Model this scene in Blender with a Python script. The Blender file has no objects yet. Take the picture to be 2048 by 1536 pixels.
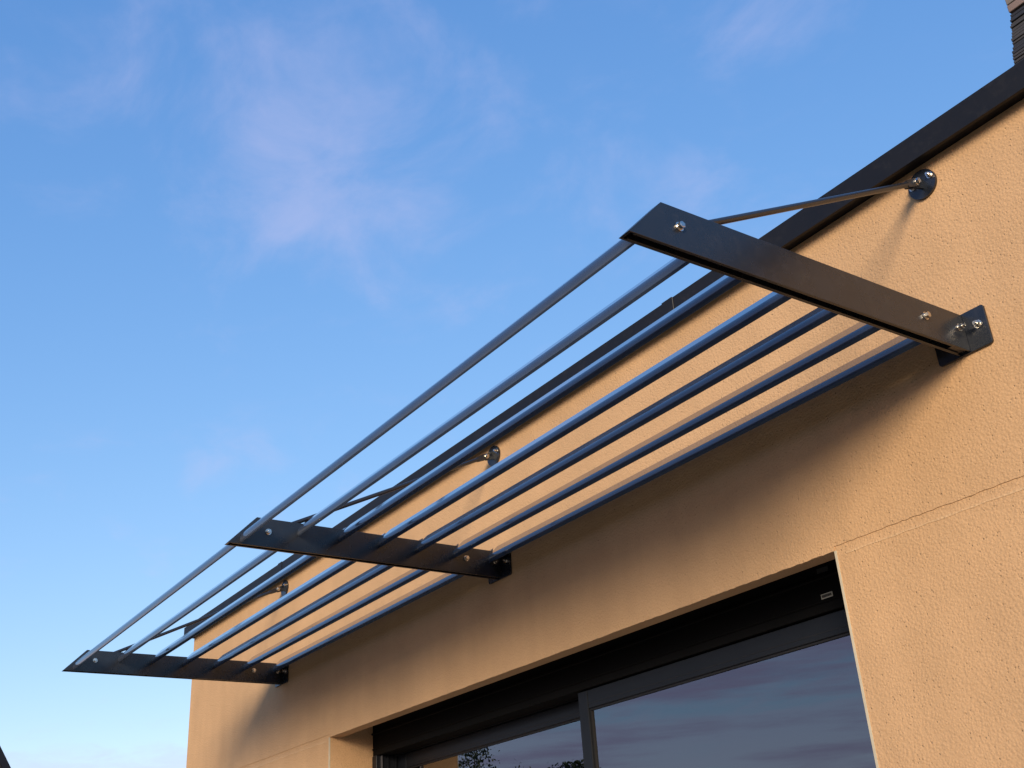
import bpy, bmesh, math, random
from mathutils import Vector, Matrix, Euler

random.seed(7)
S = bpy.context.scene
C = S.collection
R = math.radians

# ------------------------------------------------------------------ camera
# World: the wall lies in y = 0, x runs along it to the right, outwards is -y,
# z = 0 is the lintel of the sliding door, the ground is at z = -2.2.
CAM_LOC = Vector((4.98318, -2.15219, -0.76929))
CAM_ROT = Euler((2.02399, 0.06182, 0.97576), 'XYZ')
F_PX = 2225.6                                    # focal length in pixels of the 2048 wide photograph
cam = bpy.data.cameras.new('camera')
cam.sensor_width = 36.0
cam.lens = 36.0 * F_PX / 2048.0
cam.clip_start = 0.02
cam.clip_end = 6000.0
camo = bpy.data.objects.new('camera', cam)
camo.location = CAM_LOC
camo.rotation_euler = CAM_ROT
C.objects.link(camo)
S.camera = camo


def pixel_dir(u, w):
    d = Vector(((u - 1024) / F_PX, -(w - 768) / F_PX, -1.0))
    return (CAM_ROT.to_matrix() @ d).normalized()


# ------------------------------------------------------------------ light
TO_SUN = Vector((0.98, -1.0, 0.365)).normalized()
SUN_EL = math.asin(TO_SUN.z)
SUN_ROT = math.atan2(TO_SUN.x, TO_SUN.y)
sun = bpy.data.lights.new('sun', 'SUN')
sun.energy = 2.9
sun.angle = R(20)                               # a low sun behind thin haze: soft shadows
sun.color = (1.0, 0.81, 0.57)
suno = bpy.data.objects.new('sun', sun)
suno.rotation_euler = TO_SUN.to_track_quat('Z', 'Y').to_euler()
suno.location = (12, -12, 8)
C.objects.link(suno)

S.view_settings.view_transform = 'Standard'
S.view_settings.look = 'None'
S.view_settings.gamma = 1.0
S.view_settings.use_curve_mapping = False
S.view_settings.exposure = 0.55

world = bpy.data.worlds.new('World')
S.world = world
world.use_nodes = True


def build_world():
    nt = world.node_tree
    N, L = nt.nodes, nt.links
    N.clear()

    def node(t, **kw):
        n = N.new(t)
        for k, v in kw.items():
            setattr(n, k, v)
        return n

    def math_(op, a, b=None, clamp=False):
        n = node('ShaderNodeMath', operation=op)
        n.use_clamp = clamp
        for i, x in enumerate((a, b)):
            if x is None:
                continue
            if isinstance(x, (int, float)):
                n.inputs[i].default_value = x
            else:
                L.new(x, n.inputs[i])
        return n.outputs[0]

    out = node('ShaderNodeOutputWorld')
    bg = node('ShaderNodeBackground')
    bg.inputs[1].default_value = 0.15
    L.new(bg.outputs[0], out.inputs[0])
    sky = node('ShaderNodeTexSky', sky_type='NISHITA')
    sky.sun_disc = False
    sky.sun_elevation = SUN_EL
    sky.sun_rotation = SUN_ROT
    sky.altitude = 0
    sky.air_density = 1.0
    sky.dust_density = 0.15
    sky.ozone_density = 2.0
    # camera white balance and tone of this hazy late sky, channel by channel
    sc = node('ShaderNodeSeparateColor')
    L.new(sky.outputs[0], sc.inputs[0])
    cc = node('ShaderNodeCombineColor')
    for i, (k, e) in enumerate(((0.85, 1.0), (1.24, 0.72), (2.25, 0.46))):
        L.new(math_('MULTIPLY', math_('POWER', math_('MAXIMUM', sc.outputs[i], 0.0), e), k), cc.inputs[i])

    tc = node('ShaderNodeTexCoord')
    sep = node('ShaderNodeSeparateXYZ')
    L.new(tc.outputs['Generated'], sep.inputs[0])
    zz = math_('MAXIMUM', math_('ADD', sep.outputs[2], 0.10), 0.03)
    px = math_('DIVIDE', sep.outputs[0], zz)
    py = math_('DIVIDE', sep.outputs[1], zz)
    comb = node('ShaderNodeCombineXYZ')
    L.new(px, comb.inputs[0])
    L.new(py, comb.inputs[1])
    mp = node('ShaderNodeMapping')
    mp.inputs['Rotation'].default_value = (0, 0, R(25))
    mp.inputs['Scale'].default_value = (1.0, 1.35, 1.0)
    L.new(comb.outputs[0], mp.inputs[0])

    n1 = node('ShaderNodeTexNoise')
    n1.inputs['Scale'].default_value = 4.6
    n1.inputs['Detail'].default_value = 14
    n1.inputs['Roughness'].default_value = 0.60
    n1.inputs['Distortion'].default_value = 0.35
    L.new(mp.outputs[0], n1.inputs['Vector'])
    n2 = node('ShaderNodeTexNoise')
    n2.inputs['Scale'].default_value = 0.55
    n2.inputs['Detail'].default_value = 3
    L.new(mp.outputs[0], n2.inputs['Vector'])

    # soft wisps where the photograph shows them; elsewhere the same clouds at random
    # (u, w, radius in radians, weight)
    blobs = [(560, 370, 0.14, 0.16), (700, 370, 0.12, 0.10), (700, 150, 0.24, 0.12),
             (1180, 290, 0.09, 0.15), (1390, 360, 0.055, 0.24), (240, 110, 0.15, 0.09),
             (470, 910, 0.07, 0.13), (940, 610, 0.04, 0.10), (1600, 40, 0.10, 0.08),
             (990, 540, 0.04, 0.09), (1300, 440, 0.06, 0.08)]
    blobs = [(pixel_dir(u, w), r, wt) for u, w, r, wt in blobs]
    # cloud bank across the garden, which the door glass mirrors
    blobs += [(Vector((-0.70, -0.69, 0.17)).normalized(), 0.45, 0.22), (Vector((-0.45, -0.87, 0.22)).normalized(), 0.45, 0.22)]
    field = None
    for d, r, wt in blobs:
        vd = node('ShaderNodeVectorMath', operation='DISTANCE')
        L.new(tc.outputs['Generated'], vd.inputs[0])
        vd.inputs[1].default_value = d
        mr = node('ShaderNodeMapRange', interpolation_type='SMOOTHSTEP')
        mr.inputs[1].default_value = r * 1.25
        mr.inputs[2].default_value = 0.0
        mr.inputs[3].default_value = 0.0
        mr.inputs[4].default_value = wt
        L.new(vd.outputs['Value'], mr.inputs[0])
        field = mr.outputs[0] if field is None else math_('ADD', field, mr.outputs[0])
    # layered streaks inside that bank
    smp = node('ShaderNodeMapping')
    smp.inputs['Scale'].default_value = (3.0, 3.0, 34.0)
    L.new(tc.outputs['Generated'], smp.inputs[0])
    n3 = node('ShaderNodeTexNoise')
    n3.inputs['Scale'].default_value = 1.6
    n3.inputs['Detail'].default_value = 7
    n3.inputs['Roughness'].default_value = 0.58
    L.new(smp.outputs[0], n3.inputs['Vector'])
    bank = node('ShaderNodeMapRange', interpolation_type='SMOOTHSTEP')
    bank.inputs[1].default_value = 0.85
    bank.inputs[2].default_value = 0.35
    bank.inputs[3].default_value = 0.0
    bank.inputs[4].default_value = 1.1
    bd = node('ShaderNodeVectorMath', operation='DISTANCE')
    L.new(tc.outputs['Generated'], bd.inputs[0])
    bd.inputs[1].default_value = Vector((-0.62, -0.76, 0.17)).normalized()
    L.new(bd.outputs['Value'], bank.inputs[0])
    field = math_('ADD', field, math_('MULTIPLY', math_('SUBTRACT', n3.outputs[0], 0.5), bank.outputs[0]))
    # low bank of cloud all round the horizon
    hb = node('ShaderNodeMapRange', interpolation_type='SMOOTHSTEP')
    hb.inputs[1].default_value = 0.160
    hb.inputs[2].default_value = 0.136
    hb.inputs[3].default_value = 0.0
    hb.inputs[4].default_value = 0.36
    L.new(sep.outputs[2], hb.inputs[0])
    dens = math_('ADD', math_('MULTIPLY', n1.outputs[0], 0.95), math_('MULTIPLY', n2.outputs[0], 0.22))
    dens = math_('ADD', dens, field)
    dens = math_('ADD', dens, hb.outputs[0])
    ramp = node('ShaderNodeMapRange', interpolation_type='SMOOTHSTEP')
    ramp.inputs[1].default_value = 0.62
    ramp.inputs[2].default_value = 1.10
    ramp.inputs[3].default_value = 0.0
    ramp.inputs[4].default_value = 0.38
    L.new(dens, ramp.inputs[0])
    mix = node('ShaderNodeMix', data_type='RGBA', blend_type='MIX')
    L.new(ramp.outputs[0], mix.inputs[0])
    L.new(cc.outputs[0], mix.inputs[6])
    mix.inputs[7].default_value = (2.85, 2.8, 4.05, 1)
    # grey-violet undersides of the layered bank
    und = node('ShaderNodeMapRange', interpolation_type='SMOOTHSTEP')
    und.inputs[1].default_value = 0.40
    und.inputs[2].default_value = 0.66
    und.inputs[3].default_value = 0.0
    und.inputs[4].default_value = 0.60
    L.new(n3.outputs[0], und.inputs[0])
    mix2 = node('ShaderNodeMix', data_type='RGBA', blend_type='MIX')
    L.new(math_('MULTIPLY', und.outputs[0], bank.outputs[0], True), mix2.inputs[0])
    L.new(mix.outputs[2], mix2.inputs[6])
    mix2.inputs[7].default_value = (1.65, 1.45, 2.55, 1)
    L.new(mix2.outputs[2], bg.inputs[0])


build_world()

# ------------------------------------------------------------------ materials


def new_mat(name):
    m = bpy.data.materials.new(name)
    m.use_nodes = True
    nt = m.node_tree
    b = nt.nodes['Principled BSDF']
    return m, nt, b


def tex(nt, kind, scale, detail=None, rough=None, coord='Object', **kw):
    tc = nt.nodes.new('ShaderNodeTexCoord')
    t = nt.nodes.new(kind)
    t.inputs['Scale'].default_value = scale
    if detail is not None:
        t.inputs['Detail'].default_value = detail
    if rough is not None:
        t.inputs['Roughness'].default_value = rough
    for k, v in kw.items():
        setattr(t, k, v)
    nt.links.new(tc.outputs[coord], t.inputs['Vector'])
    return t


def ramp(nt, src, stops):
    r = nt.nodes.new('ShaderNodeValToRGB')
    el = r.color_ramp.elements
    while len(el) < len(stops):
        el.new(0.5)
    for e, (p, c) in zip(el, stops):
        e.position = p
        e.color = (c, c, c, 1) if isinstance(c, (int, float)) else (*c, 1)
    nt.links.new(src, r.inputs[0])
    return r.outputs[0]


def mixc(nt, fac, a, b, blend='MIX'):
    n = nt.nodes.new('ShaderNodeMix')
    n.data_type = 'RGBA'
    n.blend_type = blend
    for i, x in ((0, fac), (6, a), (7, b)):
        if isinstance(x, (int, float)):
            n.inputs[i].default_value = x
        elif isinstance(x, tuple):
            n.inputs[i].default_value = (*x, 1)
        else:
            nt.links.new(x, n.inputs[i])
    return n.outputs[2]


def bump(nt, b, h, strength, dist, prev=None):
    n = nt.nodes.new('ShaderNodeBump')
    n.inputs['Strength'].default_value = strength
    n.inputs['Distance'].default_value = dist
    nt.links.new(h, n.inputs['Height'])
    if prev is not None:
        nt.links.new(prev, n.inputs['Normal'])
    nt.links.new(n.outputs[0], b.inputs['Normal'])
    return n.outputs[0]


def stucco(name, base):
    m, nt, b = new_mat(name)
    big = tex(nt, 'ShaderNodeTexNoise', 1.1, 5, 0.62)
    patch = tex(nt, 'ShaderNodeTexNoise', 6.5, 5, 0.65)
    fine = tex(nt, 'ShaderNodeTexNoise', 260, 3, 0.6)
    mid = tex(nt, 'ShaderNodeTexNoise', 48, 5, 0.62)
    grain = tex(nt, 'ShaderNodeTexVoronoi', 150)
    pitv = tex(nt, 'ShaderNodeTexVoronoi', 88)
    # coarse mineral grains, each a small rounded bump
    dome = ramp(nt, grain.outputs['Distance'], [(0.0, 1.0), (0.75, 0.0)])
    # scattered scratched-out pits
    pit = ramp(nt, pitv.outputs['Distance'], [(0.06, 0.0), (0.24, 1.0)])
    gate = ramp(nt, mid.outputs[0], [(0.43, 1.0), (0.60, 0.0)])
    pits = mixc(nt, gate, (1.0, 1.0, 1.0), pit)
    # rain runs: noise drawn out vertically
    tc = nt.nodes.new('ShaderNodeTexCoord')
    mp = nt.nodes.new('ShaderNodeMapping')
    mp.inputs['Scale'].default_value = (7.0, 7.0, 0.55)
    nt.links.new(tc.outputs['Object'], mp.inputs[0])
    run = nt.nodes.new('ShaderNodeTexNoise')
    run.inputs['Scale'].default_value = 1.0
    run.inputs['Detail'].default_value = 5
    nt.links.new(mp.outputs[0], run.inputs['Vector'])
    c1 = tuple(x * 0.90 for x in base)
    c2 = tuple(min(1, x * 1.06) for x in base)
    col = mixc(nt, ramp(nt, big.outputs[0], [(0.32, 0.0), (0.70, 1.0)]), c1, c2)
    col = mixc(nt, 1.0, col, ramp(nt, patch.outputs[0], [(0.32, 0.93), (0.66, 1.0)]), 'MULTIPLY')
    col = mixc(nt, 1.0, col, ramp(nt, run.outputs[0], [(0.34, 0.93), (0.62, 1.0)]), 'MULTIPLY')
    col = mixc(nt, 1.0, col, ramp(nt, fine.outputs[0], [(0.30, 0.86), (0.62, 1.0)]), 'MULTIPLY')
    col = mixc(nt, 1.0, col, ramp(nt, pits, [(0.0, 0.80), (0.8, 1.0)]), 'MULTIPLY')
    nt.links.new(col, b.inputs['Base Color'])
    b.inputs['Roughness'].default_value = 0.92
    b.inputs['Specular IOR Level'].default_value = 0.15
    h = bump(nt, b, dome, 0.50, 0.0019)
    h = bump(nt, b, pits, 0.65, 0.0022, h)
    h = bump(nt, b, mid.outputs[0], 0.20, 0.005, h)
    bump(nt, b, fine.outputs[0], 0.35, 0.0016, h)
    return m


def paint(name, col, rough, metallic=0.0, spec=0.5, coat=0.0, ior=1.5, grain=0.03, dust=0.0, peel=0.04):
    m, nt, b = new_mat(name)
    nz = tex(nt, 'ShaderNodeTexNoise', 9, 5, 0.65)
    lo = tuple(x * 0.86 for x in col)
    hi = tuple(x * 1.14 for x in col)
    c = mixc(nt, ramp(nt, nz.outputs[0], [(0.3, 0.0), (0.7, 1.0)]), lo, hi)
    if dust:
        dz = tex(nt, 'ShaderNodeTexNoise', 34, 6, 0.7)
        c = mixc(nt, ramp(nt, dz.outputs[0], [(0.52, 0.0), (0.78, dust)]), c, (0.20, 0.18, 0.16))
    nt.links.new(c, b.inputs['Base Color'])
    b.inputs['Metallic'].default_value = metallic
    b.inputs['IOR'].default_value = ior
    b.inputs['Specular IOR Level'].default_value = spec
    b.inputs['Coat Weight'].default_value = coat
    b.inputs['Coat Roughness'].default_value = 0.08
    r = ramp(nt, nz.outputs[0], [(0.3, max(0.0, rough - grain)), (0.7, min(1.0, rough + grain))])
    nt.links.new(r, b.inputs['Roughness'])
    if peel:
        fz = tex(nt, 'ShaderNodeTexNoise', 900, 2)
        bump(nt, b, fz.outputs[0], peel, 0.0005)
    return m


M = {}
M['wall'] = stucco('render_stucco', (0.61, 0.388, 0.213))
M['joint'] = stucco('joint_smear', (0.67, 0.45, 0.26))
M['arm'] = paint('anthracite_arm', (0.010, 0.0130, 0.0195), 0.27, spec=0.6, grain=0.04, dust=0.06)
M['slat'] = paint('slat_paint', (0.032, 0.046, 0.078), 0.13, metallic=0.14, spec=0.65, coat=0.5, grain=0.02, peel=0.0)
M['rod'] = paint('rod_paint', (0.015, 0.017, 0.022), 0.28, spec=0.6, peel=0.0)
M['coping'] = paint('coping_paint', (0.008, 0.008, 0.010), 0.5, spec=0.25, grain=0.06, dust=0.05)
M['frame'] = paint('frame_paint', (0.010, 0.012, 0.016), 0.42, spec=0.24)
M['black'] = paint('black_box', (0.004, 0.004, 0.004), 0.7, spec=0.10)
M['steel'] = paint('stainless_steel', (0.62, 0.59, 0.54), 0.24, metallic=1.0, grain=0.08)
M['bead'] = paint('cream_plastic', (0.52, 0.46, 0.34), 0.5)
M['label'] = paint('pale_label', (0.42, 0.42, 0.36), 0.5)
M['sleeve_grey'] = paint('sleeve_line_grey', (0.11, 0.105, 0.10), 0.6)
M['ink'] = paint('label_ink', (0.03, 0.03, 0.03), 0.6)
M['faint'] = paint('dull_label', (0.03, 0.03, 0.03), 0.6)
M['seal'] = paint('rubber_seal_and_shadow', (0.008, 0.008, 0.009), 0.6)
M['spacer'] = paint('spacer_metal', (0.20, 0.20, 0.22), 0.4, metallic=0.6)
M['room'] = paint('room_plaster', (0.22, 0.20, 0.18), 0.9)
M['bark'] = paint('bark', (0.06, 0.045, 0.03), 0.9)
M['slate'] = paint('slate', (0.026, 0.028, 0.036), 0.6, spec=0.3, grain=0.1)
M['slate2'] = paint('slate_light', (0.045, 0.044, 0.048), 0.65, spec=0.3, grain=0.1)
M['brick'] = paint('old_brick', (0.20, 0.145, 0.13), 0.9)
M['brick2'] = paint('old_brick_grey', (0.17, 0.15, 0.14), 0.9)
M['mortar'] = paint('mortar', (0.10, 0.095, 0.09), 0.95)
M['nwall'] = paint('neighbour_render', (0.008, 0.010, 0.018), 0.8, spec=0.2)


def glass_mat():
    m = bpy.data.materials.new('window_glass')
    m.use_nodes = True
    nt = m.node_tree
    N, L = nt.nodes, nt.links
    N.clear()
    out = N.new('ShaderNodeOutputMaterial')
    mx = N.new('ShaderNodeMixShader')
    tr = N.new('ShaderNodeBsdfTransparent')
    tr.inputs[0].default_value = (0.30, 0.32, 0.33, 1)
    gl = N.new('ShaderNodeBsdfGlossy')
    gl.inputs['Roughness'].default_value = 0.0
    gl.inputs['Color'].default_value = (0.97, 0.97, 1.0, 1)
    fr = N.new('ShaderNodeFresnel')
    fr.inputs[0].default_value = 2.5
    tc = N.new('ShaderNodeTexCoord')
    nz = N.new('ShaderNodeTexNoise')
    nz.inputs['Scale'].default_value = 0.9
    L.new(tc.outputs['Object'], nz.inputs['Vector'])
    bp = N.new('ShaderNodeBump')
    bp.inputs['Strength'].default_value = 0.02
    bp.inputs['Distance'].default_value = 0.05
    L.new(nz.outputs[0], bp.inputs['Height'])
    L.new(bp.outputs[0], gl.inputs['Normal'])
    L.new(fr.outputs[0], mx.inputs[0])
    L.new(tr.outputs[0], mx.inputs[1])
    L.new(gl.outputs[0], mx.inputs[2])
    L.new(mx.outputs[0], out.inputs[0])
    return m


M['glass'] = glass_mat()


def ground_mat():
    m, nt, b = new_mat('garden_ground')
    a = tex(nt, 'ShaderNodeTexNoise', 0.35, 6, 0.65)
    f = tex(nt, 'ShaderNodeTexNoise', 22, 5, 0.7)
    c = mixc(nt, ramp(nt, a.outputs[0], [(0.35, 0.0), (0.65, 1.0)]), (0.055, 0.075, 0.028), (0.10, 0.085, 0.05))
    c = mixc(nt, 1.0, c, ramp(nt, f.outputs[0], [(0.3, 0.6), (0.7, 1.0)]), 'MULTIPLY')
    nt.links.new(c, b.inputs['Base Color'])
    b.inputs['Roughness'].default_value = 0.95
    bump(nt, b, f.outputs[0], 0.6, 0.03)
    return m


def terrace_mat():
    m, nt, b = new_mat('terrace_concrete')
    a = tex(nt, 'ShaderNodeTexNoise', 2.5, 6, 0.65)
    c = mixc(nt, ramp(nt, a.outputs[0], [(0.3, 0.0), (0.7, 1.0)]), (0.36, 0.29, 0.21), (0.44, 0.37, 0.28))
    nt.links.new(c, b.inputs['Base Color'])
    b.inputs['Roughness'].default_value = 0.9
    return m


def leaf_mat(name, a, c):
    m, nt, b = new_mat(name)
    nz = tex(nt, 'ShaderNodeTexNoise', 1.4, 3, 0.6)
    col = mixc(nt, ramp(nt, nz.outputs[0], [(0.35, 0.0), (0.65, 1.0)]), a, c)
    nt.links.new(col, b.inputs['Base Color'])
    b.inputs['Roughness'].default_value = 0.7
    return m


M['ground'] = ground_mat()
M['terrace'] = terrace_mat()
M['leaf'] = leaf_mat('leaves', (0.035, 0.055, 0.018), (0.075, 0.09, 0.03))

# ------------------------------------------------------------------ mesh helpers


def obj(name, bm, mat, parent=None, smooth=False, link=True):
    me = bpy.data.meshes.new(name)
    bmesh.ops.recalc_face_normals(bm, faces=bm.faces[:])
    if smooth:
        for f in bm.faces:
            f.smooth = len(f.verts) == 4
    bm.to_mesh(me)
    bm.free()
    me.materials.append(M[mat])
    o = bpy.data.objects.new(name, me)
    if link:
        C.objects.link(o)
    if parent is not None:
        o.parent = parent
    return o


def instance(src, name, parent, loc, rot=(0, 0, 0)):
    o = src.copy()
    o.name = name
    C.objects.link(o)
    o.parent = parent
    o.location = loc
    o.rotation_euler = rot
    return o


def empty(name, loc, label=None, cat=None, group=None):
    o = bpy.data.objects.new(name, None)
    o.location = loc
    o.empty_display_size = 0.1
    C.objects.link(o)
    if label:
        o['label'] = label
    if cat:
        o['category'] = cat
    if group:
        o['group'] = group
    return o


def bx(bm, x0, x1, y0, y1, z0, z1, bevel=0.0, seg=1):
    vs = [bm.verts.new((x, y, z)) for x in (x0, x1) for y in (y0, y1) for z in (z0, z1)]
    idx = [(0, 1, 3, 2), (4, 6, 7, 5), (0, 4, 5, 1), (2, 3, 7, 6), (0, 2, 6, 4), (1, 5, 7, 3)]
    fs = [bm.faces.new([vs[i] for i in q]) for q in idx]
    if bevel:
        es = {e for f in fs for e in f.edges}
        bmesh.ops.bevel(bm, geom=list(es), offset=bevel, segments=seg, affect='EDGES', profile=0.5)
    return vs


def prism(bm, pts, axis, a, b):
    """pts: polygon in the plane across axis; extruded from a to b."""
    def mk(p, t):
        if axis == 'x':
            return (t, p[0], p[1])
        if axis == 'y':
            return (p[0], t, p[1])
        return (p[0], p[1], t)
    lo = [bm.verts.new(mk(p, a)) for p in pts]
    hi = [bm.verts.new(mk(p, b)) for p in pts]
    bm.faces.new(lo)
    bm.faces.new(hi[::-1])
    n = len(pts)
    for i in range(n):
        bm.faces.new((lo[i], lo[(i + 1) % n], hi[(i + 1) % n], hi[i]))


def tube(bm, p, q, r0, r1=None, seg=16, cap=True):
    p, q = Vector(p), Vector(q)
    r1 = r0 if r1 is None else r1
    d = (q - p).normalized()
    u = d.orthogonal().normalized()
    w = d.cross(u)
    A, B = [], []
    for i in range(seg):
        t = 2 * math.pi * i / seg
        k = u * math.cos(t) + w * math.sin(t)
        A.append(bm.verts.new(p + k * r0))
        B.append(bm.verts.new(q + k * r1))
    for i in range(seg):
        bm.faces.new((A[i], A[(i + 1) % seg], B[(i + 1) % seg], B[i]))
    if cap:
        bm.faces.new([bm.verts.new(v.co) for v in A[::-1]])
        bm.faces.new([bm.verts.new(v.co) for v in B])


# ------------------------------------------------------------------ the setting
GZ = -2.2
bm = bmesh.new()
bx(bm, -900, 900, -900, 900, GZ - 0.5, GZ - 0.006)
g = obj('ground', bm, 'ground')
g['kind'] = 'structure'
bm = bmesh.new()
bx(bm, -2.2, 8.5, -4.2, -0.01, GZ - 0.005, GZ, 0.0)
g = obj('terrace', bm, 'terrace')
g['kind'] = 'structure'

# ------------------------------------------------------------------ house
XL, XR = -1.288, 7.2
WL, WR = 0.501, 3.290
GR = 0.0115                                     # half height of the shallow joint in the render
TOP = 0.838
REV = 0.20
house = empty('house', (3.0, 0.0, GZ), 'ochre rendered flat-roofed house with a dark coping along its roof edge', 'house')


bpy.context.view_layer.update()
house_inv = Matrix.Translation((-3.0, 0, -GZ))


def hadd(name, bm, mat, parent=None, smooth=False):
    o = obj(name, bm, mat, parent or house, smooth)
    if parent is None:
        o.matrix_parent_inverse = house_inv
    return o


bm = bmesh.new()
def ragged(x0, x1, z, amp, step=0.012):
    n_ = max(2, int(abs(x1 - x0) / step))
    return [(x0 + (x1 - x0) * i / n_, z + (random.uniform(-amp, amp) if 0 < i < n_ else 0)) for i in range(n_ + 1)]


up = [(XL, TOP), (XR, TOP)] + ragged(XR, WR, GR, 0.0012) + ragged(WR, WL, 0.0, 0.0011) + ragged(WL, XL, GR, 0.0009)
prism(bm, up, 'y', 0.0, 0.0021)
bx(bm, XL, XR, 0.0023, 0.055, GR + 0.0045, TOP)
bx(bm, WL + 0.0002, WR - 0.0002, 0.0023, 0.055, 0.0, GR + 0.0044)
for x0, x1 in ((XL, WL), (WR, XR)):
    # below the joint; its upper edge is trowelled to a slope that catches the sun
    prism(bm, [(0.0, GZ), (0.0, -GR), (0.0016, -GR + 0.007), (0.0022, GR + 0.004), (0.30, GR + 0.004), (0.30, GZ)], 'x', x0, x1)
bx(bm, XL, WL, 0.0555, 0.30, GR + 0.0045, TOP)
bx(bm, WR, XR, 0.0555, 0.30, GR + 0.0045, TOP)
bx(bm, WL, WR, 0.0555, 0.55, 0.30, TOP)
bx(bm, XL, XL + 0.3, 0.3005, 7.0, GZ, TOP)
bx(bm, XR - 0.3, XR, 0.3005, 7.0, GZ, TOP)
bx(bm, XL + 0.3, XR - 0.3, 6.7, 7.0, GZ, TOP)
hadd('wall', bm, 'wall')
bm = bmesh.new()
bx(bm, XL + 0.3, XR - 0.3, 0.551, 6.7, 0.45, 0.62)
hadd('roof', bm, 'coping')

# roof coping: folded metal lengths with splice sleeves
segs = [(XL - 0.050, 0.022), (0.025, 2.868), (2.871, 5.9), (5.903, XR + 0.05)]
for a, b in segs:
    bm = bmesh.new()
    prof = [(-0.046, 0.829), (-0.046, 0.896), (0.34, 0.884), (0.34, 0.840), (0.30, 0.840), (-0.036, 0.840), (-0.036, 0.829)]
    prism(bm, prof, 'x', a, b)
    hadd('coping', bm, 'coping')
for x, w in ((0.024, 0.045), (2.892, 0.045), (5.9, 0.045)):
    bm = bmesh.new()
    prof = [(-0.0480, 0.828), (-0.0480, 0.8982), (0.343, 0.8862), (0.343, 0.885), (-0.0465, 0.8968), (-0.0465, 0.828)]
    prism(bm, prof, 'x', x - w / 2, x + w / 2)
    hadd('coping_joint', bm, 'coping')
bm = bmesh.new()
bx(bm, 2.9155, 2.9167, -0.0478, -0.0463, 0.836, 0.897)  # thin grey strip beside the right edge of the splice sleeve
hadd('sleeve_line', bm, 'sleeve_grey')

# smear of paler render along the lower edge of the joint
for x0, x1 in ((WR + 0.03, XR - 0.01), (XL + 0.01, WL - 0.03)):
    lo = ragged(x0, x1, -GR - 0.0045, 0.0016, 0.03)
    hi = ragged(x1, x0, -GR - 0.0004, 0.0004, 0.03)
    bm = bmesh.new()
    prism(bm, lo + hi, 'y', -0.0009, -0.0001)
    hadd('render_joint', bm, 'joint')

# plastic corner beads along the door opening
for x0, x1 in ((WL - 0.0055, WL + 0.001), (WR - 0.001, WR + 0.0055)):
    bm = bmesh.new()
    bx(bm, x0, x1, -0.0016, 0.003, GZ + 0.01, -0.001)
    hadd('corner_bead', bm, 'bead')

# room behind the glass
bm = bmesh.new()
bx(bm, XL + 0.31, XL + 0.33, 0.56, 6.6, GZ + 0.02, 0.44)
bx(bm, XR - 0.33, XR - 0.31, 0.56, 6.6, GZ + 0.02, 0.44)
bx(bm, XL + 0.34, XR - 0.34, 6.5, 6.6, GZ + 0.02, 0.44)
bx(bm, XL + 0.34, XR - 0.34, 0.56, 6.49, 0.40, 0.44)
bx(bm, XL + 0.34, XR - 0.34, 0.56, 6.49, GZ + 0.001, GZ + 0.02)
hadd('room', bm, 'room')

# roller shutter housing above the door
bm = bmesh.new()
bx(bm, WL + 0.002, WR - 0.002, 0.205, 0.29, -0.0745, 0.295)
bx(bm, WL + 0.003, WR - 0.003, 0.196, 0.2045, 0.012, 0.020, 0.002)
bx(bm, WL + 0.003, WR - 0.003, 0.199, 0.2045, -0.050, -0.046, 0.001)
shutter = hadd('shutter_box', bm, 'black')


def sub(name, bm, mat, parent):
    o = obj(name, bm, mat, parent)
    o.matrix_parent_inverse = Matrix.Identity(4)
    o.matrix_parent_inverse = Matrix.Identity(4)
    return o


# label stuck on the housing: pale border round dark lettering blocks
bm = bmesh.new()
lx0, lx1, lz0, lz1 = 3.057, 3.096, -0.0405, -0.0275
y = 0.2035
bx(bm, lx0, lx1, y, y + 0.001, lz0, lz1)
lab = sub('shutter_label', bm, 'label', shutter)
bm = bmesh.new()
x = lx0 + 0.003
while x < lx1 - 0.004:
    w = random.choice((0.002, 0.003, 0.0035))
    bx(bm, x, x + w, y - 0.0006, y - 0.0001, lz0 + 0.0028, lz1 - 0.0028)
    x += w + 0.0007
sub('label_print', bm, 'ink', shutter)
bm = bmesh.new()
bx(bm, 3.058, 3.097, 0.2035, 0.2045, 0.029, 0.042)
sub('faded_label', bm, 'faint', shutter)

# sliding door: outer frame, two sashes on two tracks
bm = bmesh.new()
zt = -0.075
FB = GZ + 0.03
bx(bm, WL + 0.001, WL + 0.040, 0.201, 0.36, FB, zt, 0.002)                # jambs
bx(bm, WR - 0.040, WR - 0.001, 0.201, 0.36, FB, zt, 0.002)
bx(bm, WL + 0.0405, WR - 0.0405, 0.291, 0.36, zt + 0.001, zt + 0.03)      # head behind the housing
bx(bm, WL + 0.0405, WR - 0.0405, 0.201, 0.36, GZ + 0.001, FB + 0.03)      # sill track
door = hadd('sliding_door', bm, 'frame')
for k, yy in enumerate((0.222, 0.252, 0.290, 0.318)):                     # guide ribs on the left jamb
    bm = bmesh.new()
    bx(bm, WL + 0.0405, WL + 0.050, yy, yy + 0.004, FB + 0.031, zt - 0.001)
    sub('guide_rail', bm, 'spacer' if k in (0, 3) else 'frame', door)


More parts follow.
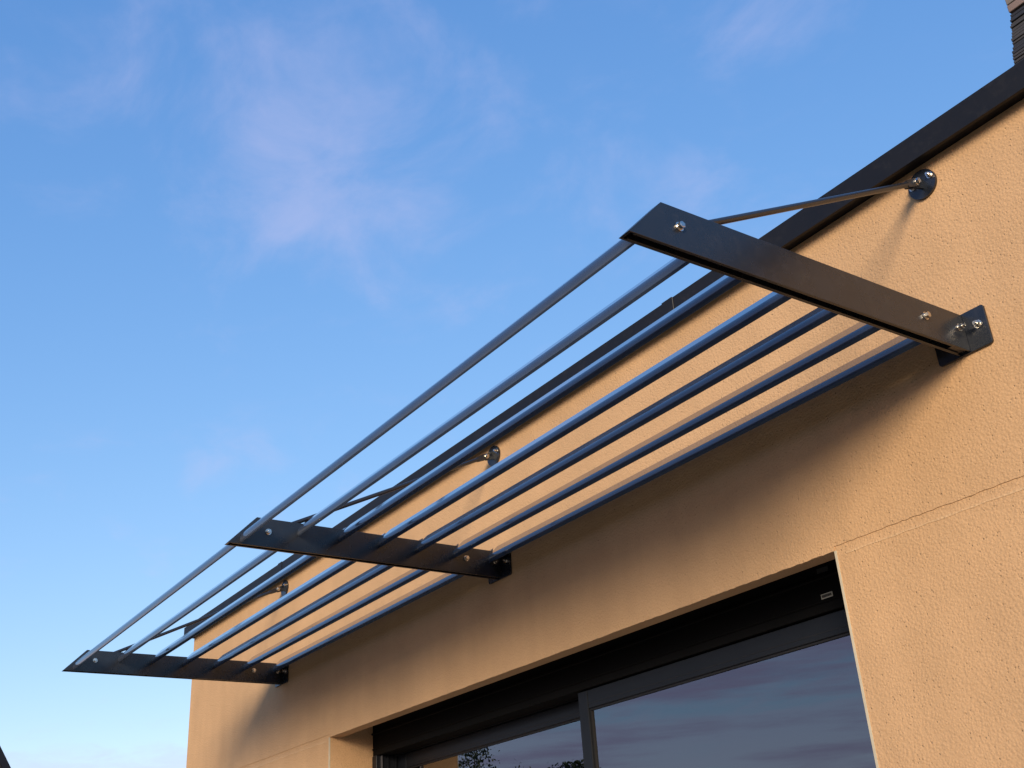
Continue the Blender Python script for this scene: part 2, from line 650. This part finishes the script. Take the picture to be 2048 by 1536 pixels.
def sash(x0, x1, y0, y1, z1, stile, rail, zb):
    bm = bmesh.new()
    bx(bm, x0, x0 + stile, y0, y1, zb, z1, 0.0025, 2)
    bx(bm, x1 - stile, x1, y0, y1, zb, z1, 0.0025, 2)
    bx(bm, x0 + stile + 0.0003, x1 - stile - 0.0003, y0 + 0.002, y1, z1 - rail, z1, 0.0025, 2)
    bx(bm, x0 + stile + 0.0003, x1 - stile - 0.0003, y0 + 0.002, y1, zb, zb + rail, 0.0025, 2)
    # shadow line along the rail
    s = sub('sash', bm, 'frame', door)
    gx0, gx1, gz0, gz1 = x0 + stile, x1 - stile, zb + rail, z1 - rail
    bm = bmesh.new()
    t = 0.006
    ys = y0 + 0.0075
    bx(bm, gx0 + 0.0005, gx0 + t, ys, y1 - 0.004, gz0, gz1)
    bx(bm, gx1 - t, gx1 - 0.0005, ys, y1 - 0.004, gz0, gz1)
    bx(bm, gx0 + t + 0.0002, gx1 - t - 0.0002, ys, y1 - 0.004, gz1 - t, gz1 - 0.0005)
    sub('seal', bm, 'seal', door)
    bm = bmesh.new()
    yg = y0 + 0.013
    bx(bm, gx0 + 0.001, gx1 - 0.001, yg, yg + 0.004, gz0, gz1 - 0.001)
    sub('pane', bm, 'glass', door)
    bm = bmesh.new()
    ya = yg + 0.006
    bx(bm, gx0 + t + 0.001, gx0 + t + 0.013, ya, ya + 0.010, gz0, gz1 - 0.020)
    bx(bm, gx1 - t - 0.013, gx1 - t - 0.001, ya, ya + 0.010, gz0, gz1 - 0.020)
    bx(bm, gx0 + t + 0.001, gx1 - t - 0.001, ya, ya + 0.010, gz1 - 0.0195, gz1 - 0.0075)
    sub('spacer_bar', bm, 'spacer', door)
    # dark strip on the rail face, its colour standing in for a shadow line
    bm = bmesh.new()
    bx(bm, gx0, gx1, y0 + 0.0012, y0 + 0.0019, z1 - rail + 0.0155, z1 - rail + 0.0175)
    sub('rail_shadow_line', bm, 'seal', door)


sash(1.957, WR - 0.041, 0.215, 0.258, -0.078, 0.050, 0.060, FB + 0.032)   # right leaf, outer track
sash(WL + 0.041, 2.03, 0.305, 0.345, -0.0765, 0.070, 0.058, FB + 0.032)   # left leaf, inner track

# ------------------------------------------------------------------ chimney on the flat roof
CX0, CX1, CY0, CY1 = 3.425, 4.20, 1.50, 2.10
bm = bmesh.new()
bx(bm, CX0 + 0.035, CX1 - 0.02, CY0 + 0.02, CY1 - 0.02, 0.621, 2.78)
chim = hadd('chimney', bm, 'mortar')
zc = 0.63
k = 0
while zc < 2.335:
    h = random.uniform(0.010, 0.0145) if zc > 1.9 else 0.03
    e = random.uniform(-0.002, 0.002) + max(-0.022, min(0.026, -0.021 + 0.21 * (zc - 2.12)))
    bm = bmesh.new()
    bx(bm, CX0 + e, CX1 + random.uniform(-0.004, 0.004), CY0 + random.uniform(-0.005, 0.004), CY1, zc, zc + h, 0.0015)
    sub('slate_course', bm, random.choice(('slate', 'slate', 'slate2')), chim)
    zc += h + 0.0015
zc += 0.004
row = 0
while zc < 2.74:
    x = CX0 + 0.026
    first = 0.10 if row % 2 == 0 else 0.055
    w = first
    while x < CX1 - 0.02:
        w2 = min(w, CX1 - x)
        bm = bmesh.new()
        bx(bm, x, x + w2 - 0.006, CY0 - 0.004 + random.uniform(-0.003, 0.003), CY0 + 0.06, zc, zc + 0.034, 0.002)
        sub('brick', bm, random.choice(('brick', 'brick2', 'brick2')), chim)
        x += w2
        w = 0.10
    # left flank
    yk = CY0 + 0.062
    while yk < CY1 - 0.03:
        bm = bmesh.new()
        bx(bm, CX0 + 0.026, CX0 + 0.05, yk, yk + 0.094, zc, zc + 0.034, 0.002)
        sub('brick', bm, random.choice(('brick', 'brick2')), chim)
        yk += 0.10
    zc += 0.040
    row += 1
bm = bmesh.new()
bx(bm, CX0 - 0.05, CX1 + 0.05, CY0 - 0.05, CY1 + 0.05, 2.785, 2.85, 0.008)
sub('chimney_cap', bm, 'mortar', chim)

# ------------------------------------------------------------------ sun canopy
ZT, ZB, LT, TH = 0.4141, 0.3217, 0.9101, 0.0291
ARM_X = [0.0, 1.870, 3.770]
canopy = empty('sun_canopy', (1.885, 0.0, ZB), 'dark metal louvred sun canopy on three wall arms above the sliding door', 'canopy')
can_inv = Matrix.Translation((-1.885, 0, -ZB))


def cadd(name, bm, mat, smooth=False):
    o = obj(name, bm, mat, canopy, smooth)
    o.matrix_parent_inverse = can_inv
    return o


# fasteners: built once along +z, shared
def bolt_mesh(stub):
    bm = bmesh.new()
    tube(bm, (0, 0, 0), (0, 0, 0.0018), 0.0098, seg=20)
    tube(bm, (0, 0, 0.0018), (0, 0, 0.0040), 0.0072, seg=16)
    if stub:
        tube(bm, (0, 0, 0.0040), (0, 0, 0.0105), 0.0072, seg=6)
        tube(bm, (0, 0, 0.0105), (0, 0, 0.0165), 0.0040, seg=12)
    else:
        tube(bm, (0, 0, 0.0040), (0, 0, 0.0100), 0.0075, seg=6)
        tube(bm, (0, 0, 0.0100), (0, 0, 0.0106), 0.0060, 0.0048, seg=12)
    o = obj('bolt', bm, 'steel', None, False, link=False)
    return o


BOLT, NUT = bolt_mesh(False), bolt_mesh(True)


def add_bolt(src, parent, loc, direction, spin=0.0, scale=1.0):
    o = src.copy()
    o.name = 'bolt'
    C.objects.link(o)
    o.parent = parent
    q = Vector(direction).to_track_quat('Z', 'Y').to_matrix().to_4x4()
    o.matrix_basis = Matrix.Translation(loc) @ q @ Matrix.Rotation(spin, 4, 'Z') @ Matrix.Scale(scale, 4)
    return o


WEB = 0.0035
for X in ARM_X:
    # arm: inverted U section with a 45 degree nose
    bm = bmesh.new()
    side = [(-0.0075, ZB), (-1.0, ZB), (-LT, ZT), (-0.0075, ZT)]
    prism(bm, side, 'x', X - WEB, X)
    prism(bm, side, 'x', X - TH, X - TH + WEB)
    bx(bm, X - TH + WEB + 0.0001, X - WEB - 0.0001, -LT, -0.0075, ZT - WEB, ZT - 0.0003)
    n = Vector((0, -1, (1.0 - LT) / (ZT - ZB)))
    cap = [(-0.9995, ZB + 0.0003), (-LT - 0.0003, ZT - 0.0003), (-LT + 0.0035, ZT - WEB - 0.0002), (-0.993, ZB + 0.0003)]
    prism(bm, cap, 'x', X - TH + WEB + 0.0001, X - WEB - 0.0001)
    # small return lip at the bottom of each web
    bx(bm, X - WEB - 0.0035, X - WEB - 0.0001, -0.985, -0.02, ZB + 0.0002, ZB + 0.0028)
    bx(bm, X - TH + WEB + 0.0001, X - TH + WEB + 0.0035, -0.985, -0.02, ZB + 0.0002, ZB + 0.0028)
    arm = cadd('arm', bm, 'arm')
    bev = arm.modifiers.new('bevel', 'BEVEL')
    bev.width = 0.0008
    bev.segments = 2
    bev.limit_method = 'ANGLE'
    for D, z in ((0.872, 0.371), (0.150, 0.374), (0.030, 0.376)):
        add_bolt(NUT if D < 0.1 else BOLT, arm, (X + 0.0001, -D, z), (1, 0, 0), random.uniform(0, 1))
    # foot: plate on the wall with rounded corners, socket inside the arm
    bm = bmesh.new()
    x0, x1, z0, z1, r = X - TH - 0.055, X + 0.056, ZB - 0.003, ZT + 0.002, 0.007
    pts = []
    for cx, cz, a0 in ((x1 - r, z1 - r, 0), (x0 + r, z1 - r, 90), (x0 + r, z0 + r, 180), (x1 - r, z0 + r, 270)):
        for i in range(5):
            t = R(a0 + i * 22.5)
            pts.append((cx + r * math.cos(t), cz + r * math.sin(t)))
    prism(bm, pts, 'y', -0.0072, -0.0004)
    bx(bm, X - TH + WEB + 0.0004, X - WEB - 0.0004, -0.06, -0.0075, ZB + 0.004, ZT - WEB - 0.001)
    bp = cadd('base_plate', bm, 'arm')
    bev = bp.modifiers.new('bevel', 'BEVEL')
    bev.width = 0.0012
    bev.segments = 2
    bev.limit_method = 'ANGLE'
    bev.angle_limit = R(50)
    add_bolt(NUT, bp, (X + 0.034, -0.0073, 0.374), (0, -1, 0), 0.2)
    add_bolt(NUT, bp, (X - TH - 0.030, -0.0073, 0.366), (0, -1, 0), 0.5)

    # round wall disc with a lug, and the tie rod from it to the arm
    xc = X - TH / 2 + 0.006
    zc = 0.7835
    bm = bmesh.new()
    tube(bm, (xc, -0.0004, zc), (xc, -0.0075, zc), 0.0385, seg=40)
    disc = cadd('wall_disc', bm, 'arm')
    bev = disc.modifiers.new('bevel', 'BEVEL')
    bev.width = 0.0012
    bev.segments = 2
    bev.limit_method = 'ANGLE'
    bm = bmesh.new()
    lug = [(-0.0076, zc - 0.014), (-0.040, zc - 0.024), (-0.050, zc - 0.018), (-0.052, zc - 0.006), (-0.044, zc + 0.001), (-0.0076, zc + 0.016)]
    prism(bm, lug, 'x', xc - 0.003, xc + 0.003)
    sub('lug', bm, 'arm', disc)
    add_bolt(NUT, disc, (xc + 0.026, -0.0076, zc + 0.010), (0, -1, 0), 0.3, 0.85)
    add_bolt(NUT, disc, (xc - 0.026, -0.0076, zc + 0.004), (0, -1, 0), 0.9, 0.85)

    p = Vector((xc, -0.041, zc - 0.010))
    q = Vector((X - TH / 2, -0.872, 0.372))
    d = (q - p).normalized()
    bm = bmesh.new()
    tube(bm, p + d * 0.050, q, 0.0070, seg=20)
    tube(bm, p + d * 0.036, p + d * 0.052, 0.0082, 0.0070, seg=20)
    rod = cadd('tie_rod', bm, 'rod', True)
    # clevis: two ears either side of the lug
    up_ = Vector((1, 0, 0)).cross(d).normalized()
    bm = bmesh.new()
    for sx in (-1, 1):
        a0, a1 = (0.0034, 0.0068)
        ring = []
        for t, hgt in ((-0.013, 0.006), (-0.008, 0.0105), (0.010, 0.0105), (0.040, 0.0085)):
            ring.append((t, hgt))
        poly = [(t, h) for t, h in ring] + [(t, -h) for t, h in ring[::-1]]
        vs = []
        for ax in (a0, a1):
            vs.append([bm.verts.new(p + d * t + up_ * h + Vector((sx * ax, 0, 0))) for t, h in poly])
        bm.faces.new(vs[0])
        bm.faces.new(vs[1][::-1])
        m_ = len(poly)
        for i in range(m_):
            bm.faces.new((vs[0][i], vs[0][(i + 1) % m_], vs[1][(i + 1) % m_], vs[1][i]))
    sub('clevis', bm, 'rod', rod)
    add_bolt(BOLT, rod, p + Vector((0.0069, 0, 0)), (1, 0, 0), 0.4, 0.95)
    add_bolt(NUT, rod, p - Vector((0.0069, 0, 0)), (-1, 0, 0), 0.4, 0.95)

# slats: flat blades rising towards the wall at 45 degrees, with a blunt, slightly
# rounded nose standing almost upright.  A slat is placed by the top of its nose.
tops = [(0.957, 0.355)] + [(0.0530 + 0.1434 * (7 - k), 0.3990) for k in range(2, 8)]


def slat_profile():
    T, B = Vector((0.0, 0.0)), Vector((0.0012, -0.0305))
    run = Vector((-0.0370, 0.0370))
    P = []
    n_ = 16
    for i in range(n_ + 1):                       # nose, top to bottom
        t = i / n_
        q = T.lerp(B, t) + Vector((0.0046, 0.0)) * (4 * t * (1 - t))
        P.append(q)
    P.append(B + run)
    P.append(T + run)
    # round the four long edges
    out = []
    m_ = len(P)
    for i, q in enumerate(P):
        if i in (0, n_, n_ + 1, n_ + 2):
            r = 0.0016
            a_ = P[i - 1]
            b_ = P[(i + 1) % m_]
            da, db = (a_ - q), (b_ - q)
            ra, rb = min(r, da.length * 0.45), min(r, db.length * 0.45)
            p0, p1 = q + da.normalized() * ra, q + db.normalized() * rb
            if da.length > 0.01:
                out.append(q + da.normalized() * (ra * 1.6))
            for k in range(6):
                t = k / 5
                out.append(p0 * (1 - t) ** 2 + q * 2 * t * (1 - t) + p1 * t ** 2)
            if db.length > 0.01:
                out.append(q + db.normalized() * (rb * 1.6))
        else:
            out.append(q)
    return out


def slat_bm(length):
    bm = bmesh.new()
    prof = slat_profile()
    seg = len(prof)
    rings = [[bm.verts.new((xx, -q.x, q.y)) for q in prof] for xx in (0.0, length)]
    for i in range(seg):
        f = bm.faces.new((rings[0][i], rings[0][(i + 1) % seg], rings[1][(i + 1) % seg], rings[1][i]))
        f.smooth = True
    # end caps on their own vertices, so that the blade keeps straight shading to its ends
    bm.faces.new([bm.verts.new(v.co) for v in rings[0]])
    bm.faces.new([bm.verts.new(v.co) for v in rings[1][::-1]])
    return bm


for a, b in ((ARM_X[0], ARM_X[1] - TH), (ARM_X[1], ARM_X[2] - TH)):
    src = None
    for D, z in tops:
        if src is None:
            src = obj('slat', slat_bm(b - a - 0.0004), 'slat', canopy)
            o = src
        else:
            o = src.copy()
            o.name = 'slat'
            C.objects.link(o)
        o.parent = canopy
        o.matrix_parent_inverse = can_inv
        o.location = (a + 0.0002, -D, z)
        o.rotation_euler = (0, random.uniform(-0.0004, 0.0004), random.uniform(-0.0003, 0.0003))

# ------------------------------------------------------------------ neighbour's house far left
nb = empty('neighbour_house', (-14.5, -1.0, GZ), 'dark slate gable of a neighbouring house, its sloping verge at the lower left', 'house')
nb_inv = Matrix.Translation((14.5, 1.0, -GZ))


def nadd(name, bm, mat, parent=None):
    o = obj(name, bm, mat, parent or nb)
    if parent is None:
        o.matrix_parent_inverse = nb_inv
    return o


RY, RZ_, SL = -1.0, 4.61, 1.63
EY = 2.75
bm = bmesh.new()
ez = RZ_ - EY * SL
wall_poly = [(RY - EY + 0.15, GZ), (RY - EY + 0.15, ez + 0.15 * SL - 0.12), (RY, RZ_ - 0.16), (RY + EY - 0.15, ez + 0.15 * SL - 0.12), (RY + EY - 0.15, GZ)]
prism(bm, wall_poly, 'x', -19.0, -10.80)
nadd('wall', bm, 'nwall')
bm = bmesh.new()
roof_poly = [(RY - EY, ez), (RY, RZ_), (RY + EY, ez), (RY + EY, ez - 0.13), (RY, RZ_ - 0.15), (RY - EY, ez - 0.13)]
prism(bm, roof_poly, 'x', -19.1, -10.72)
roof_o = nadd('roof', bm, 'slate')
bm = bmesh.new()
for s in (-1, 1):
    poly = [(RY, RZ_ + 0.02), (RY + s * (EY + 0.02), ez - 0.01), (RY + s * (EY + 0.02), ez - 0.17), (RY, RZ_ - 0.16)]
    prism(bm, poly, 'x', -10.715, -10.69)
nadd('verge_board', bm, 'nwall', None)
bm = bmesh.new()
bx(bm, -10.795, -10.77, -2.0, -1.1, -1.2, 0.0)
w_ = nadd('window', bm, 'frame')
bm = bmesh.new()
bx(bm, -10.768, -10.764, -1.92, -1.18, -1.12, -0.08)
sub('pane', bm, 'glass', w_)

# ------------------------------------------------------------------ trees across the garden (mirrored in the glass)


def tree(x, y, height, spread, label, seed, leaves=9000):
    rnd = random.Random(seed)
    t = empty('tree', (x, y, GZ), label, 'tree', 'trees across the garden')
    bm = bmesh.new()
    th = height * 0.42
    tube(bm, (0, 0, -0.1), (0.05, 0.02, th), 0.13, 0.085, seg=10)
    tips = []
    for i in range(9):
        a = i * 2.4 + rnd.uniform(-.4, .4)
        z0 = th * rnd.uniform(0.7, 1.0)
        e = Vector((math.cos(a) * spread * rnd.uniform(.45, .8), math.sin(a) * spread * rnd.uniform(.45, .8), height * rnd.uniform(.55, .86)))
        s0 = Vector((0.03, 0.01, z0))
        mid = s0.lerp(e, 0.5) + Vector((0, 0, 0.15))
        tube(bm, s0, mid, 0.055, 0.035, seg=6)
        tube(bm, mid, e, 0.035, 0.012, seg=6)
        tips.append(e)
        tips.append(mid.lerp(e, 0.6))
    top = Vector((rnd.uniform(-.1, .1), 0, height * 0.96))
    tube(bm, (0.05, 0.02, th), top, 0.08, 0.012, seg=7)
    tips += [top, top * 0.85, top * 0.72]
    for i in range(5):
        tips.append(top + Vector((rnd.uniform(-.35, .35) * spread, rnd.uniform(-.35, .35) * spread, -rnd.uniform(.1, .9))))
    trunk = obj('trunk', bm, 'bark', t)
    bm = bmesh.new()
    for i in range(leaves):
        c = rnd.choice(tips)
        g = Vector((rnd.gauss(0, 1), rnd.gauss(0, 1), rnd.gauss(0, .8))) * 0.15 * spread
        p = c + g
        if p.z > height:
            p.z = height - rnd.random() * .2
        s = rnd.uniform(0.03, 0.065)
        nrm = Vector((rnd.gauss(0, 1), rnd.gauss(0, 1), rnd.gauss(0, 1) + .6)).normalized()
        u = nrm.orthogonal().normalized()
        u.rotate(Matrix.Rotation(rnd.uniform(0, 6.28), 3, nrm))
        w = nrm.cross(u)
        vs = [bm.verts.new(p + u * s), bm.verts.new(p + w * s * .55), bm.verts.new(p - u * s), bm.verts.new(p - w * s * .55)]
        bm.faces.new(vs)
    obj('crown', bm, 'leaf', t)
    return t


tree(-19.9, -13.2, 5.62, 1.5, 'tallest leafy tree mirrored in the left door pane, beside the brown reveal', 3)
tree(-18.0, -15.1, 5.02, 1.5, 'small leafy tree mirrored in the left door pane, next to the meeting stile', 5)
